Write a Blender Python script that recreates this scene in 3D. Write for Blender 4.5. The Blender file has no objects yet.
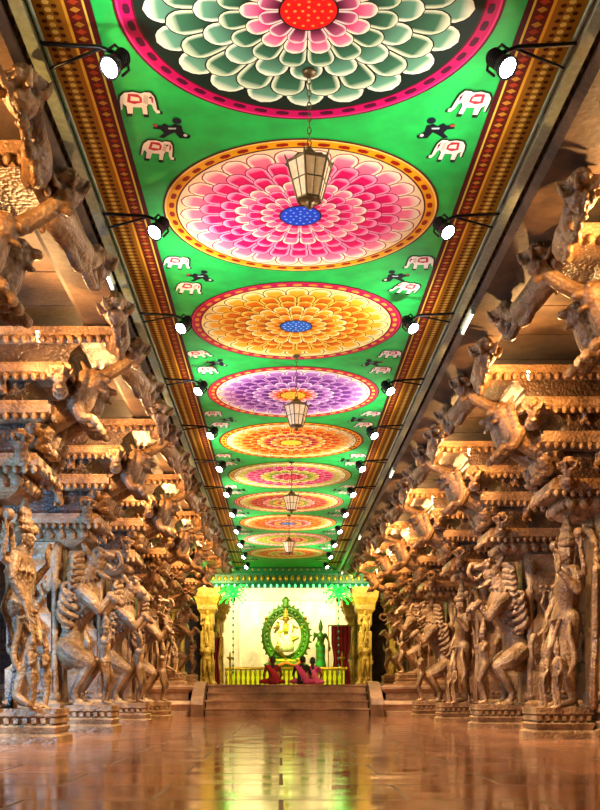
import bpy, math, random
from mathutils import Vector, Matrix
from mathutils.kdtree import KDTree
random.seed(7)
scene=bpy.context.scene
scene.view_settings.view_transform='Standard'
scene.view_settings.look='None'

CX=0.17      # nave axis
ZC=4.75      # ceiling height
SP=2.65      # mandala spacing
SPP=3.6      # pillar bay
PZ=.80       # platform height
PF=24.9      # platform front

def lin(h):
    h=h.lstrip('#'); o=[]
    for i in (0,2,4):
        v=int(h[i:i+2],16)/255
        o.append(v/12.92 if v<=.04045 else ((v+.055)/1.055)**2.4)
    return (o[0],o[1],o[2],1)

# ---------------------------------------------------------------- materials
def nodes(name):
    m=bpy.data.materials.new(name); m.use_nodes=True
    nt=m.node_tree; b=nt.nodes['Principled BSDF']
    return m,nt,b
def simple(name,col,rough=.5,metal=0,emit=None,es=0,bump=0,bscale=20):
    m,nt,b=nodes(name)
    b.inputs['Roughness'].default_value=rough; b.inputs['Metallic'].default_value=metal
    n=nt.nodes.new('ShaderNodeTexNoise'); n.inputs['Scale'].default_value=bscale; n.inputs['Detail'].default_value=4
    tc=nt.nodes.new('ShaderNodeTexCoord'); nt.links.new(tc.outputs['Object'],n.inputs['Vector'])
    r=nt.nodes.new('ShaderNodeValToRGB')
    c=lin(col)
    r.color_ramp.elements[0].color=(c[0]*.75,c[1]*.75,c[2]*.75,1); r.color_ramp.elements[1].color=(min(1,c[0]*1.15),min(1,c[1]*1.15),min(1,c[2]*1.15),1)
    r.color_ramp.elements[0].position=.3; r.color_ramp.elements[1].position=.7
    nt.links.new(n.outputs['Fac'],r.inputs['Fac']); nt.links.new(r.outputs['Color'],b.inputs['Base Color'])
    if emit:
        b.inputs['Emission Color'].default_value=lin(emit); b.inputs['Emission Strength'].default_value=es
    if bump:
        bp=nt.nodes.new('ShaderNodeBump'); bp.inputs['Strength'].default_value=bump; bp.inputs['Distance'].default_value=.02
        nt.links.new(n.outputs['Fac'],bp.inputs['Height']); nt.links.new(bp.outputs['Normal'],b.inputs['Normal'])
    return m
def stone(name,dark,mid,light,rough=.45,carve=1.0,scale=1.0,cav=.85):
    m,nt,b=nodes(name); L=nt.links.new
    tc=nt.nodes.new('ShaderNodeTexCoord')
    n1=nt.nodes.new('ShaderNodeTexNoise'); n1.inputs['Scale'].default_value=2.2*scale; n1.inputs['Detail'].default_value=8; n1.inputs['Roughness'].default_value=.65
    L(tc.outputs['Object'],n1.inputs['Vector'])
    r=nt.nodes.new('ShaderNodeValToRGB'); e=r.color_ramp.elements
    e[0].position=.32; e[0].color=lin(dark); e[1].position=.68; e[1].color=lin(light); k=e.new(.5); k.color=lin(mid)
    L(n1.outputs['Fac'],r.inputs['Fac'])
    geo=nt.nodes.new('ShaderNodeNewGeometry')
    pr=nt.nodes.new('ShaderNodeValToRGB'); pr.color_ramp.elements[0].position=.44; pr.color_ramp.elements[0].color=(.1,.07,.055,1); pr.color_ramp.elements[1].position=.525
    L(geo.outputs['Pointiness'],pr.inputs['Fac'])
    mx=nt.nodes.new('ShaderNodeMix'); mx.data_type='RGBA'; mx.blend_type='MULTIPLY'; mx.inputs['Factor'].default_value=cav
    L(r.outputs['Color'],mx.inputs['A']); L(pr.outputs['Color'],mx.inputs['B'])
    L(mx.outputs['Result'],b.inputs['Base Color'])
    b.inputs['Roughness'].default_value=rough
    v=nt.nodes.new('ShaderNodeTexVoronoi'); v.inputs['Scale'].default_value=28*scale; v.feature='F1'
    L(tc.outputs['Object'],v.inputs['Vector'])
    n2=nt.nodes.new('ShaderNodeTexNoise'); n2.inputs['Scale'].default_value=45*scale; n2.inputs['Detail'].default_value=6; n2.inputs['Roughness'].default_value=.7
    L(tc.outputs['Object'],n2.inputs['Vector'])
    b1=nt.nodes.new('ShaderNodeBump'); b1.inputs['Strength'].default_value=.5*carve; b1.inputs['Distance'].default_value=.025; b1.invert=True
    L(v.outputs['Distance'],b1.inputs['Height'])
    b2=nt.nodes.new('ShaderNodeBump'); b2.inputs['Strength'].default_value=.5*min(1,carve+.3); b2.inputs['Distance'].default_value=.012
    L(n2.outputs['Fac'],b2.inputs['Height']); L(b1.outputs['Normal'],b2.inputs['Normal']); L(b2.outputs['Normal'],b.inputs['Normal'])
    return m
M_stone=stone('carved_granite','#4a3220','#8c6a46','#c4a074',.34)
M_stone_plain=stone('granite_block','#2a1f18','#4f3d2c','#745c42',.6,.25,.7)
M_stone_gold=stone('golden_stone','#6a5220','#b08c34','#e0c060',.4)  # stone tinted gold; on the shrine pillars this paints in the yellow light
M_steel=simple('galvanised_steel','#82907a',.4,0)
M_dark=simple('black_metal','#17161a',.4,.5)
M_bulb=simple('lamp_glass','#ffffff',.3,0,'#f4f6ff',30)
M_warm=simple('warm_lamp_glass','#ffe0a0',.3,0,'#ffd890',60)
M_tube=simple('tube_lamp_glass','#ffffff',.3,0,'#fff3dc',3)
M_brass=simple('old_brass','#6b5a3c',.45,.7)
M_lglass=simple('frosted_lantern_glass','#c4ae90',.35,0,'#d8a868',.3,.3,30)

# floor
M_floor,nt,b=nodes('polished_granite_floor'); L=nt.links.new
tc=nt.nodes.new('ShaderNodeTexCoord')
n=nt.nodes.new('ShaderNodeTexNoise'); n.inputs['Scale'].default_value=1.6; n.inputs['Detail'].default_value=9; n.inputs['Roughness'].default_value=.75
L(tc.outputs['Object'],n.inputs['Vector'])
r=nt.nodes.new('ShaderNodeValToRGB'); e=r.color_ramp.elements; e[0].position=.32; e[0].color=lin('#74462f'); e[1].position=.68; e[1].color=lin('#cc906c')
L(n.outputs['Fac'],r.inputs['Fac'])
br=nt.nodes.new('ShaderNodeTexBrick'); br.inputs['Scale'].default_value=1; br.inputs['Brick Width'].default_value=1.3; br.inputs['Row Height'].default_value=.85
br.inputs['Mortar Size'].default_value=.012; br.inputs['Color1'].default_value=(1,1,1,1); br.inputs['Color2'].default_value=(.6,.6,.6,1); br.inputs['Mortar'].default_value=(.12,.1,.09,1)
L(tc.outputs['Object'],br.inputs['Vector'])
mx=nt.nodes.new('ShaderNodeMix'); mx.data_type='RGBA'; mx.blend_type='MULTIPLY'; mx.inputs['Factor'].default_value=1
L(r.outputs['Color'],mx.inputs['A']); L(br.outputs['Color'],mx.inputs['B']); L(mx.outputs['Result'],b.inputs['Base Color'])
n2=nt.nodes.new('ShaderNodeTexNoise'); n2.inputs['Scale'].default_value=3; n2.inputs['Detail'].default_value=7
L(tc.outputs['Object'],n2.inputs['Vector'])
mr=nt.nodes.new('ShaderNodeMapRange'); mr.inputs['From Min'].default_value=.3; mr.inputs['From Max'].default_value=.7; mr.inputs['To Min'].default_value=.04; mr.inputs['To Max'].default_value=.18
L(n2.outputs['Fac'],mr.inputs['Value'])
ad=nt.nodes.new('ShaderNodeMath'); ad.operation='MULTIPLY_ADD'; ad.inputs[1].default_value=.5; L(br.outputs['Fac'],ad.inputs[0]); L(mr.outputs['Result'],ad.inputs[2])
L(ad.outputs[0],b.inputs['Roughness'])
bp=nt.nodes.new('ShaderNodeBump'); bp.inputs['Strength'].default_value=.1; bp.inputs['Distance'].default_value=.02
L(n2.outputs['Fac'],bp.inputs['Height'])
bp2=nt.nodes.new('ShaderNodeBump'); bp2.inputs['Strength'].default_value=.5; bp2.inputs['Distance'].default_value=.004; bp2.invert=True
L(br.outputs['Fac'],bp2.inputs['Height']); L(bp.outputs['Normal'],bp2.inputs['Normal']); L(bp2.outputs['Normal'],b.inputs['Normal'])
b.inputs['Specular IOR Level'].default_value=1.0; b.inputs['Specular Tint'].default_value=(1,.88,.78,1)

# painted surface with colour attribute
M_paint,nt,b=nodes('ceiling_paint'); L=nt.links.new
at=nt.nodes.new('ShaderNodeAttribute'); at.attribute_name='Col'
tc=nt.nodes.new('ShaderNodeTexCoord'); n=nt.nodes.new('ShaderNodeTexNoise'); n.inputs['Scale'].default_value=6; n.inputs['Detail'].default_value=6
L(tc.outputs['Object'],n.inputs['Vector'])
mr=nt.nodes.new('ShaderNodeMapRange'); mr.inputs['To Min'].default_value=.85; mr.inputs['To Max'].default_value=1.15; L(n.outputs['Fac'],mr.inputs['Value'])
mx=nt.nodes.new('ShaderNodeVectorMath'); mx.operation='SCALE'; L(at.outputs['Color'],mx.inputs[0]); L(mr.outputs['Result'],mx.inputs['Scale'])
L(mx.outputs['Vector'],b.inputs['Base Color']); b.inputs['Roughness'].default_value=.55; b.inputs['Specular IOR Level'].default_value=.2

# ---------------------------------------------------------------- mesh builder
class MB:
    def __init__(s,rs=1): s.v=[];s.f=[];s.m=[];s.c=[]; s.sm=[]; s.rs=rs
    def add(s,vs,fs,mat=0,col=None,smooth=False):
        o=len(s.v); s.v+= [tuple(p) for p in vs]
        if col is None: s.c+=[(1,1,1,1)]*len(vs)
        elif isinstance(col,tuple): s.c+=[col]*len(vs)
        else: s.c+=col
        for f in fs: s.f.append([i+o for i in f]); s.m.append(mat); s.sm.append(smooth)
    def box(s,x0,x1,y0,y1,z0,z1,mat=0):
        s.rect(x0,x1,y0,y1,[(0,z0),(0,z1)],mat)
    def rect(s,x0,x1,y0,y1,prof,mat=0):
        vs=[];fs=[]
        for o,z in prof: vs+=[(x0-o,y0-o,z),(x1+o,y0-o,z),(x1+o,y1+o,z),(x0-o,y1+o,z)]
        n=len(prof)
        for i in range(n-1):
            for j in range(4):
                k=(j+1)%4; fs.append([i*4+j,i*4+k,i*4+4+k,i*4+4+j])
        fs.append([3,2,1,0]); a=(n-1)*4; fs.append([a,a+1,a+2,a+3]); s.add(vs,fs,mat)
    def lathe(s,prof,c=(0,0,0),seg=16,mat=0,smooth=True,sx=1,sy=1,lobes=0,amp=0):
        vs=[];fs=[]
        for r,z in prof:
            for j in range(seg):
                a=2*math.pi*j/seg; rr=r*(1+(amp*abs(math.cos(a*lobes/2)) if lobes else 0))
                vs.append((c[0]+rr*sx*math.cos(a),c[1]+rr*sy*math.sin(a),c[2]+z))
        n=len(prof)
        for i in range(n-1):
            for j in range(seg):
                k=(j+1)%seg; fs.append([i*seg+j,i*seg+k,(i+1)*seg+k,(i+1)*seg+j])
        fs.append(list(range(seg))[::-1]); fs.append([(n-1)*seg+j for j in range(seg)])
        s.add(vs,fs,mat,smooth=smooth)
    def ball(s,c,r,mat=0,seg=10):
        if not isinstance(r,tuple): r=(r,r,r)
        vs=[];fs=[];rn=max(5,seg//2+1)
        for i in range(rn+1):
            p=math.pi*(i/rn); p=min(max(p,.02),math.pi-.02)
            for j in range(seg):
                a=2*math.pi*j/seg
                vs.append((c[0]+r[0]*math.sin(p)*math.cos(a),c[1]+r[1]*math.sin(p)*math.sin(a),c[2]-r[2]*math.cos(p)))
        for i in range(rn):
            for j in range(seg):
                k=(j+1)%seg; fs.append([i*seg+j,i*seg+k,(i+1)*seg+k,(i+1)*seg+j])
        fs.append(list(range(seg))[::-1]); fs.append([rn*seg+j for j in range(seg)])
        s.add(vs,fs,mat,smooth=True)
    def tube(s,pts,rad,mat=0,seg=8,sub=3,ref=(0,1,0),closed=False):
        P=[Vector(p) for p in pts]; R=[(r,r) if not isinstance(r,tuple) else r for r in (rad if isinstance(rad,list) else [rad]*len(pts))]
        if s.rs!=1: R=[(a*s.rs,b_*s.rs) for a,b_ in R]
        Q=[];S=[]; n=len(P)
        if sub>1 and n>2:
            for i in range(n-1):
                p0=P[max(i-1,0)];p1=P[i];p2=P[i+1];p3=P[min(i+2,n-1)]
                for k in range(sub):
                    t=k/sub
                    Q.append(.5*((2*p1)+(p2-p0)*t+(2*p0-5*p1+4*p2-p3)*t*t+(3*p1-p0-3*p2+p3)*t**3))
                    u=t*t*(3-2*t); S.append((R[i][0]*(1-u)+R[i+1][0]*u,R[i][1]*(1-u)+R[i+1][1]*u))
            Q.append(P[-1]);S.append(R[-1])
        else: Q=P;S=R
        if not closed:
            d0=(Q[0]-Q[1]).normalized(); d1=(Q[-1]-Q[-2]).normalized(); a=S[0];c_=S[-1]
            Q=[Q[0]+d0*min(a)*.85,Q[0]+d0*min(a)*.5]+Q+[Q[-1]+d1*min(c_)*.5,Q[-1]+d1*min(c_)*.85]
            S=[(a[0]*.4,a[1]*.4),(a[0]*.83,a[1]*.83)]+S+[(c_[0]*.83,c_[1]*.83),(c_[0]*.4,c_[1]*.4)]
        vs=[];fs=[];m=len(Q); rf=Vector(ref); pu=None
        for i in range(m):
            t=(Q[min(i+1,m-1)]-Q[max(i-1,0)])
            if t.length<1e-8: t=Vector((0,0,1))
            t.normalize()
            u=rf-rf.dot(t)*t
            if u.length<.25: u=(pu-pu.dot(t)*t) if pu is not None else Vector((1,0,.01))-Vector((1,0,.01)).dot(t)*t
            u.normalize(); pu=u; w=t.cross(u)
            for j in range(seg):
                a=2*math.pi*j/seg; vs.append(Q[i]+u*(S[i][0]*math.cos(a))+w*(S[i][1]*math.sin(a)))
        for i in range(m-1):
            for j in range(seg):
                k=(j+1)%seg; fs.append([i*seg+j,i*seg+k,(i+1)*seg+k,(i+1)*seg+j])
        fs.append(list(range(seg))[::-1]); fs.append([(m-1)*seg+j for j in range(seg)])
        s.add(vs,fs,mat,smooth=True)
    def exz(s,poly,y0,y1,mat=0):
        n=len(poly); vs=[(x,y0,z) for x,z in poly]+[(x,y1,z) for x,z in poly]
        fs=[[i,(i+1)%n,n+(i+1)%n,n+i] for i in range(n)]+[list(range(n))[::-1],[n+i for i in range(n)]]
        s.add(vs,fs,mat)
    def merge(s,o,T=None):
        b_=len(s.v); s.v+=[tuple(T@Vector(p)) if T else p for p in o.v]; s.c+=o.c
        s.f+=[[i+b_ for i in f] for f in o.f]; s.m+=o.m; s.sm+=o.sm
    def mesh(s,name,mats):
        me=bpy.data.meshes.new(name); me.from_pydata(s.v,[],s.f)
        for m in mats: me.materials.append(m)
        me.polygons.foreach_set('material_index',s.m); me.polygons.foreach_set('use_smooth',s.sm)
        me.update(); return me
    def remesh(s,vox,smooth=.4):
        me=s.mesh('tmp',[]); ob=bpy.data.objects.new('tmp',me); scene.collection.objects.link(ob)
        md=ob.modifiers.new('r','REMESH'); md.mode='VOXEL'; md.voxel_size=vox; md.use_smooth_shade=True
        sm=ob.modifiers.new('s','SMOOTH'); sm.factor=smooth; sm.iterations=1
        dg=bpy.context.evaluated_depsgraph_get(); ev=ob.evaluated_get(dg); em=ev.to_mesh()
        o=MB(); o.v=[tuple(v.co) for v in em.vertices]; o.f=[list(p.vertices) for p in em.polygons]
        multi=len(set(s.m))>1
        if multi:
            kd=KDTree(len(s.f))
            for i,f in enumerate(s.f):
                c=Vector((0,0,0))
                for k in f: c+=Vector(s.v[k])
                kd.insert(c/len(f),i)
            kd.balance()
            o.m=[s.m[kd.find(p.center)[1]] for p in em.polygons]
        else: o.m=[s.m[0]]*len(o.f)
        o.sm=[True]*len(o.f); o.c=[(1,1,1,1)]*len(o.v)
        ev.to_mesh_clear(); bpy.data.objects.remove(ob); bpy.data.meshes.remove(me)
        return o
def obj(name,data,loc=(0,0,0),rz=0,parent=None,scale=None):
    o=bpy.data.objects.new(name,data); scene.collection.objects.link(o); o.location=loc; o.rotation_euler=(0,0,rz)
    if scale: o.scale=scale
    if parent: o.parent=parent
    return o

# ---------------------------------------------------------------- human figure (faces +x, y lateral)
def hand(mb,w,d,nrm,sz,mat):
    w=Vector(w); d=Vector(d).normalized(); nrm=Vector(nrm); nrm=(nrm-nrm.dot(d)*d)
    if nrm.length<.1: nrm=Vector((0,0,1))-Vector((0,0,1)).dot(d)*d
    nrm.normalize(); sd=d.cross(nrm)
    mb.tube([w,w+d*.045*sz,w+d*.09*sz],[(.026*sz,.018*sz),(.04*sz,.016*sz),(.042*sz,.013*sz)],mat,8,2,tuple(sd))
    for i,l in enumerate((.065,.075,.07,.055)):
        o=w+d*.085*sz+sd*((i-1.5)*.022*sz)
        mb.tube([o,o+d*l*.5*sz+nrm*.006*sz,o+d*l*.95*sz+nrm*.028*sz],[.010*sz,.009*sz,.0075*sz],mat,6,2)
    o=w+d*.03*sz-sd*.035*sz
    mb.tube([o,o+d*.03*sz-sd*.025*sz,o+d*.06*sz-sd*.03*sz+nrm*.012*sz],[.012*sz,.011*sz,.009*sz],mat,6,2)
STAND=dict(pel=(0,0,.95),waist=(0,0,1.1),chest=(0,0,1.3),neck=(0,0,1.47),head=(.02,0,1.63),
 shL=(0,.19,1.42),elL=(-.03,.27,1.14),wrL=(.1,.28,.92),haL=(.03,0,-1),shR=(0,-.19,1.42),elR=(.02,-.3,1.17),wrR=(.2,-.24,1.28),haR=(.1,0,1),
 hipL=(0,.09,.92),knL=(.04,.12,.5),anL=(-.02,.13,.08),toL=(.17,.16,.03),hipR=(0,-.09,.92),knR=(.08,-.13,.5),anR=(0,-.13,.08),toR=(.18,-.19,.03))
def human(mb,J,T=Matrix(),skin=0,cloth=0,hair=0,crown=False,extra_arms=None,bulk=1,hairlen=0,legcloth=None,sleeve=False):
    g=MB(); k=bulk; V=lambda n:Vector(J[n]); lc=cloth if legcloth is None else legcloth
    P=[V('pel')-Vector((0,0,.06)),V('pel'),V('waist'),V('chest'),(V('shL')+V('shR'))/2,V('neck')]
    g.tube(P,[(.14*k,.11*k),(.165*k,.125*k),(.13*k,.1*k),(.165*k,.12*k),(.15*k,.085*k),(.06*k,.06*k)],cloth,12,4)
    hd=V('head'); g.tube([V('neck')-Vector((0,0,.03)),hd-Vector((.015,0,.06))],[.052*k,.05*k],skin,8,1)
    g.ball(hd,(.092,.076,.118),skin,14)
    g.ball(hd+Vector((.05,0,-.065)),(.045,.045,.05),skin,8)
    g.tube([hd+Vector((.088,0,.02)),hd+Vector((.108,0,-.022))],[.011,.018],skin,6,1)
    for y in (-1,1):
        g.ball(hd+Vector((.078,y*.032,.012)),(.018,.018,.011),skin,6)
        g.ball(hd+Vector((0,y*.08,-.005)),(.02,.012,.034),skin,6)
        g.ball(hd+Vector((.0,y*.084,-.05)),(.014,.014,.02),skin,6)
    g.tube([hd+Vector((.085,-.025,-.052)),hd+Vector((.097,0,-.054)),hd+Vector((.085,.025,-.052))],[.008,.011,.008],skin,6,2)
    if crown:
        g.lathe([(.098,.05),(.105,.09),(.085,.1),(.095,.14),(.07,.2),(.078,.23),(.05,.29),(.03,.34),(.04,.37),(.012,.42)],tuple(hd),12,hair)
    else:
        g.ball(hd+Vector((-.018,0,.03)),(.095,.088,.108),hair,14)
        if hairlen: 
            g.ball(hd+Vector((-.1,0,-.03)),.05,hair,8)
            g.tube([hd+Vector((-.08,0,0)),hd+Vector((-.13,0,-.18)),hd+Vector((-.14,.01,-.18-hairlen))],[(.06,.04),(.05,.035),(.02,.02)],hair,8,3)
    for s_ in 'LR':
        am=cloth if sleeve else skin
        g.tube([(V('sh'+s_)*.85+V('chest')*.15),V('sh'+s_),(V('sh'+s_)+V('el'+s_))/2],[.06*k,.062*k,.048*k],cloth,8,3)
        g.tube([V('sh'+s_),(V('sh'+s_)+V('el'+s_))/2,V('el'+s_)],[.052*k,.046*k,.037*k],am,8,3)
        g.tube([V('el'+s_),V('el'+s_)*.65+V('wr'+s_)*.35,V('wr'+s_)],[.038*k,.037*k,.025*k],skin,8,3)
        hand(g,V('wr'+s_),V('ha'+s_),(1,0,.2) if abs(V('ha'+s_).x)<.8 else (0,0,-1),1.1*k,skin)
        g.tube([V('hip'+s_),V('hip'+s_)*.55+V('kn'+s_)*.45,V('kn'+s_)],[.095*k,.085*k,.058*k],lc,10,3)
        g.tube([V('kn'+s_),V('kn'+s_)*.65+V('an'+s_)*.35,V('an'+s_)],[.057*k,.055*k,.036*k],lc,10,3)
        g.tube([V('an'+s_),V('an'+s_)*.4+V('to'+s_)*.6,V('to'+s_)],[(.034*k,.034*k),(.042*k,.028*k),(.04*k,.018*k)],skin,8,2)
    if extra_arms:
        for a in extra_arms:
            g.tube([Vector(a[0]),Vector(a[1]),Vector(a[2])],[.045,.036,.024],skin,8,3); hand(g,a[2],a[3],(1,0,.2),1.1,skin)
            if len(a)>4: g.ball(a[4],.06,hair,8)
    mb.merge(g,T)
def TR(x,y,z,s=1,rz=0): return Matrix.Translation((x,y,z))@Matrix.Rotation(rz,4,'Z')@Matrix.Scale(s,4)

# ---------------------------------------------------------------- sculptures on pillars
def yali_parts(mb,horse=False):
    sb=MB(1.22)
    sb.tube([(.54,0,.98),(.56,0,1.15),(.64,0,1.45),(.78,0,1.78),(.8,0,2.02),(.9,0,2.2)],[(.15,.13),(.19,.19),(.13,.14),(.19,.2),(.14,.15),(.12,.12)],0,14,4)
    for y in (-1,1):
        sb.tube([(.56,y*.12,1.12),(.72,y*.2,1.0),(.92,y*.22,.92)],[.14,.13,.075],0,10,3)
        sb.tube([(.92,y*.22,.92),(.8,y*.21,.72),(.7,y*.2,.56)],[.075,.058,.046],0,8,3)
        sb.tube([(.7,y*.2,.56),(.72,y*.2,.45),(.78,y*.2,.4)],[.046,.044,.05],0,8,3)
        sb.tube([(.72,y*.2,.39),(.92,y*.21,.38)],[(.07,.04),(.065,.03)],0,8,1)
        sb.tube([(.78,y*.15,1.86),(.94,y*.22,1.74),(1.04,y*.22,1.6)],[.1,.08,.052],0,10,3)
        sb.tube([(1.04,y*.22,1.6),(1.14,y*.2,1.7),(1.2,y*.19,1.8)],[.052,.044,.038],0,8,3)
        sb.tube([(1.2,y*.19,1.8),(1.28,y*.19,1.72)],[.05,.04],0,8,1)
        sb.ball((1.04,y*.11,2.34),.05,0,8)
        sb.tube([(.94,y*.1,2.38),(1.02,y*.13,2.42),(1.1,y*.09,2.38)],[.02,.028,.018],0,6,2)
        sb.tube([(.88,y*.12,2.35),(.84,y*.18,2.43),(.8,y*.17,2.49)],[.04,.035,.012],0,6,2)
        for i in range(7):
            t=i/6; cx=.7+.06*t; cz=1.85+.5*t
            sb.tube([(cx+.06,y*.16,cz),(cx-.04,y*.24,cz-.03),(cx-.07,y*.27,cz-.1),(cx-.01,y*.29,cz-.13)],[.034,.034,.026,.014],0,6,2)
        # curled wing of leaf scroll, close to the body
        for i in range(4):
            z0=1.42+.11*i
            sb.tube([(.66+.03*i,y*.2,z0),(.54+.02*i,y*.27,z0+.06),(.5+.02*i,y*.28,z0+.17),(.57+.02*i,y*.28,z0+.2)],[.04,.045,.035,.025],0,6,3)
        sb.tube([(1.14,y*.07,2.22),(1.2,y*.08,2.15),(1.26,y*.08,2.2)],[.018,.016,.007],0,5,2)
    sb.ball((.95,0,2.27),(.17,.155,.16),0,12)
    if horse:
        sb.tube([(.95,0,2.28),(1.1,0,2.2),(1.22,0,2.08)],[(.11,.11),(.075,.08),(.055,.055)],0,10,3)
        sb.tube([(.74,0,2.0),(.78,0,2.3),(.9,0,2.43)],[.05,.06,.035],0,6,3)
    else:
        sb.tube([(.97,0,2.32),(1.11,0,2.34),(1.21,0,2.33)],[(.11,.08),(.09,.045),(.06,.03)],0,10,3)
        sb.tube([(.95,0,2.18),(1.06,0,2.08),(1.15,0,2.04)],[(.09,.06),(.065,.03),(.045,.022)],0,10,3)
        sb.tube([(1.19,0,2.36),(1.28,0,2.36),(1.32,0,2.24),(1.26,0,2.18)],[.035,.03,.025,.015],0,8,3)
    for z,r_ in ((1.5,.2),(1.98,.2)):
        for i in range(16):
            a=2*math.pi*i/16; sb.ball((.67+(z-1.5)*.28+r_*math.cos(a),r_*1.05*math.sin(a),z+.05*math.cos(a)),.024,0,6)
    sb.tube([(.46,0,1.05),(.4,.2,.9),(.44,.36,1.0),(.46,.38,1.2),(.42,.35,1.32)],[.04,.03,.028,.028,.045],0,6,3)
    mb.merge(sb)
    J=dict(STAND); J.update(elL=(.1,.26,1.25),wrL=(.2,.16,1.4),haL=(0,-.3,1),elR=(.14,-.3,1.35),wrR=(.2,-.24,1.58),haR=(0,0,1),knL=(.16,.16,.55))
    human(mb,J,TR(1.08,.0,.38,.6),crown=True,bulk=1.25)
    J=dict(STAND); J.update(hipL=(0,.12,.92),knL=(.25,.32,.85),anL=(.2,.34,.5),toL=(.32,.36,.46),hipR=(0,-.12,.92),knR=(.25,-.32,.85),anR=(.2,-.34,.5),toR=(.32,-.36,.46))
    human(mb,J,TR(.42,0,1.06,.66),crown=True,bulk=1.2)
def deity_parts(mb,flip=1):
    J=dict(STAND); J.update(pel=(0,-.07*flip,.95),waist=(0,-.03*flip,1.1),chest=(0,.03*flip,1.3),head=(.03,.06*flip,1.63),knR=(.16,-.22,.56),anR=(.05,-.3,.14),toR=(.2,-.36,.05),
      elL=(.0,.34,1.2),wrL=(.2,.31,1.4),haL=(0,.1,1),elR=(.02,-.34,1.2),wrR=(.14,-.3,.98),haR=(.3,0,-1))
    human(mb,J,TR(.78,0,.36,1.06),crown=True,bulk=1.28,extra_arms=[((-.03,.17,1.4),(-.05,.4,1.36),(.0,.42,1.6),(0,0,1),(.02,.42,1.76)),((-.03,-.17,1.4),(-.05,-.4,1.36),(.0,-.42,1.6),(0,0,1),(.02,-.42,1.76))])
    for i in range(16):
        a=math.pi*i/15; mb.ball((.58,.42*math.cos(a),1.85+.48*math.sin(a)),.05,0,6)
    mb.tube([(.58,.42,1.85),(.58,.3,2.2),(.58,0,2.34),(.58,-.3,2.2),(.58,-.42,1.85)],.045,0,6,4)
    for y in (-1,1):
        mb.tube([(.6,y*.42,1.85),(.58,y*.36,1.2),(.62,y*.42,.8),(.6,y*.32,.4)],[.05,.055,.05,.06],0,6,4)
        mb.tube([(.8,y*.14,1.36),(.86,y*.3,1.15),(.82,y*.36,.9),(.88,y*.33,.72)],[.03,.04,.038,.02],0,6,4)
        human(mb,STAND,TR(.98,y*.26,.36,.38),crown=True,bulk=1.4)
    for z,r_ in ((1.34,.21),(1.72,.18),(1.0,.15)):
        for i in range(16):
            a=2*math.pi*i/16; mb.ball((.79+.8*r_*math.cos(a),r_*math.sin(a)-.04,z),.022,0,6)
    mb.tube([(.92,-.14,1.34),(.99,0,1.02),(.92,.14,1.34)],[.025,.035,.025],0,6,4)
def lion_bracket(mb,T):
    g=MB()
    g.tube([(.92,0,3.33),(1.05,0,3.48),(1.25,0,3.56),(1.42,0,3.72),(1.52,0,3.86)],[(.15,.15),(.16,.17),(.12,.13),(.16,.17),(.12,.13)],0,10,3)
    for y in (-1,1):
        g.tube([(.95,y*.11,3.38),(1.12,y*.15,3.32),(1.02,y*.14,3.2),(1.12,y*.14,3.17)],[.1,.085,.055,.05],0,8,3)
        g.tube([(1.4,y*.12,3.68),(1.48,y*.14,3.5),(1.58,y*.13,3.5),(1.62,y*.13,3.46)],[.09,.065,.05,.05],0,8,3)
        g.ball((1.64,y*.07,4.0),.033,0,6)
        g.tube([(1.52,y*.09,4.02),(1.48,y*.13,4.1)],[.04,.018],0,6,1)
        for i in range(5): g.ball((1.42+.02*i,y*.14,3.68+.07*i),.055,0,6)
    g.ball((1.57,0,3.94),(.14,.13,.13),0,10)
    g.tube([(1.62,0,3.96),(1.74,0,3.94)],[(.085,.055),(.06,.04)],0,8,1)
    g.tube([(1.6,0,3.87),(1.7,0,3.82)],[(.06,.032),(.044,.022)],0,8,1)
    g.tube([(.9,0,3.3),(.84,.05,3.45),(.9,.08,3.6),(.98,.05,3.62)],[.03,.03,.03,.045],0,6,3)
    mb.merge(g,T)
PEND=[(.02,-.36),(.045,-.33),(.03,-.3),(.07,-.26),(.1,-.2),(.06,-.155),(.115,-.12),(.135,-.08),(.075,-.05),(.06,0)]
def pend(mb,x,y,z,s=1):
    mb.lathe([(r_*s,q*s) for r_,q in PEND],(x,y,z),16,0,lobes=8,amp=.18)
    for k in range(6):
        a=k*math.pi/3; 
        mb.tube([(x+.06*s*math.cos(a),y+.06*s*math.sin(a),z-.13*s),(x+.14*s*math.cos(a),y+.14*s*math.sin(a),z-.17*s),(x+.18*s*math.cos(a),y+.18*s*math.sin(a),z-.08*s)],[.025*s,.028*s,.012*s],0,5,2)
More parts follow.
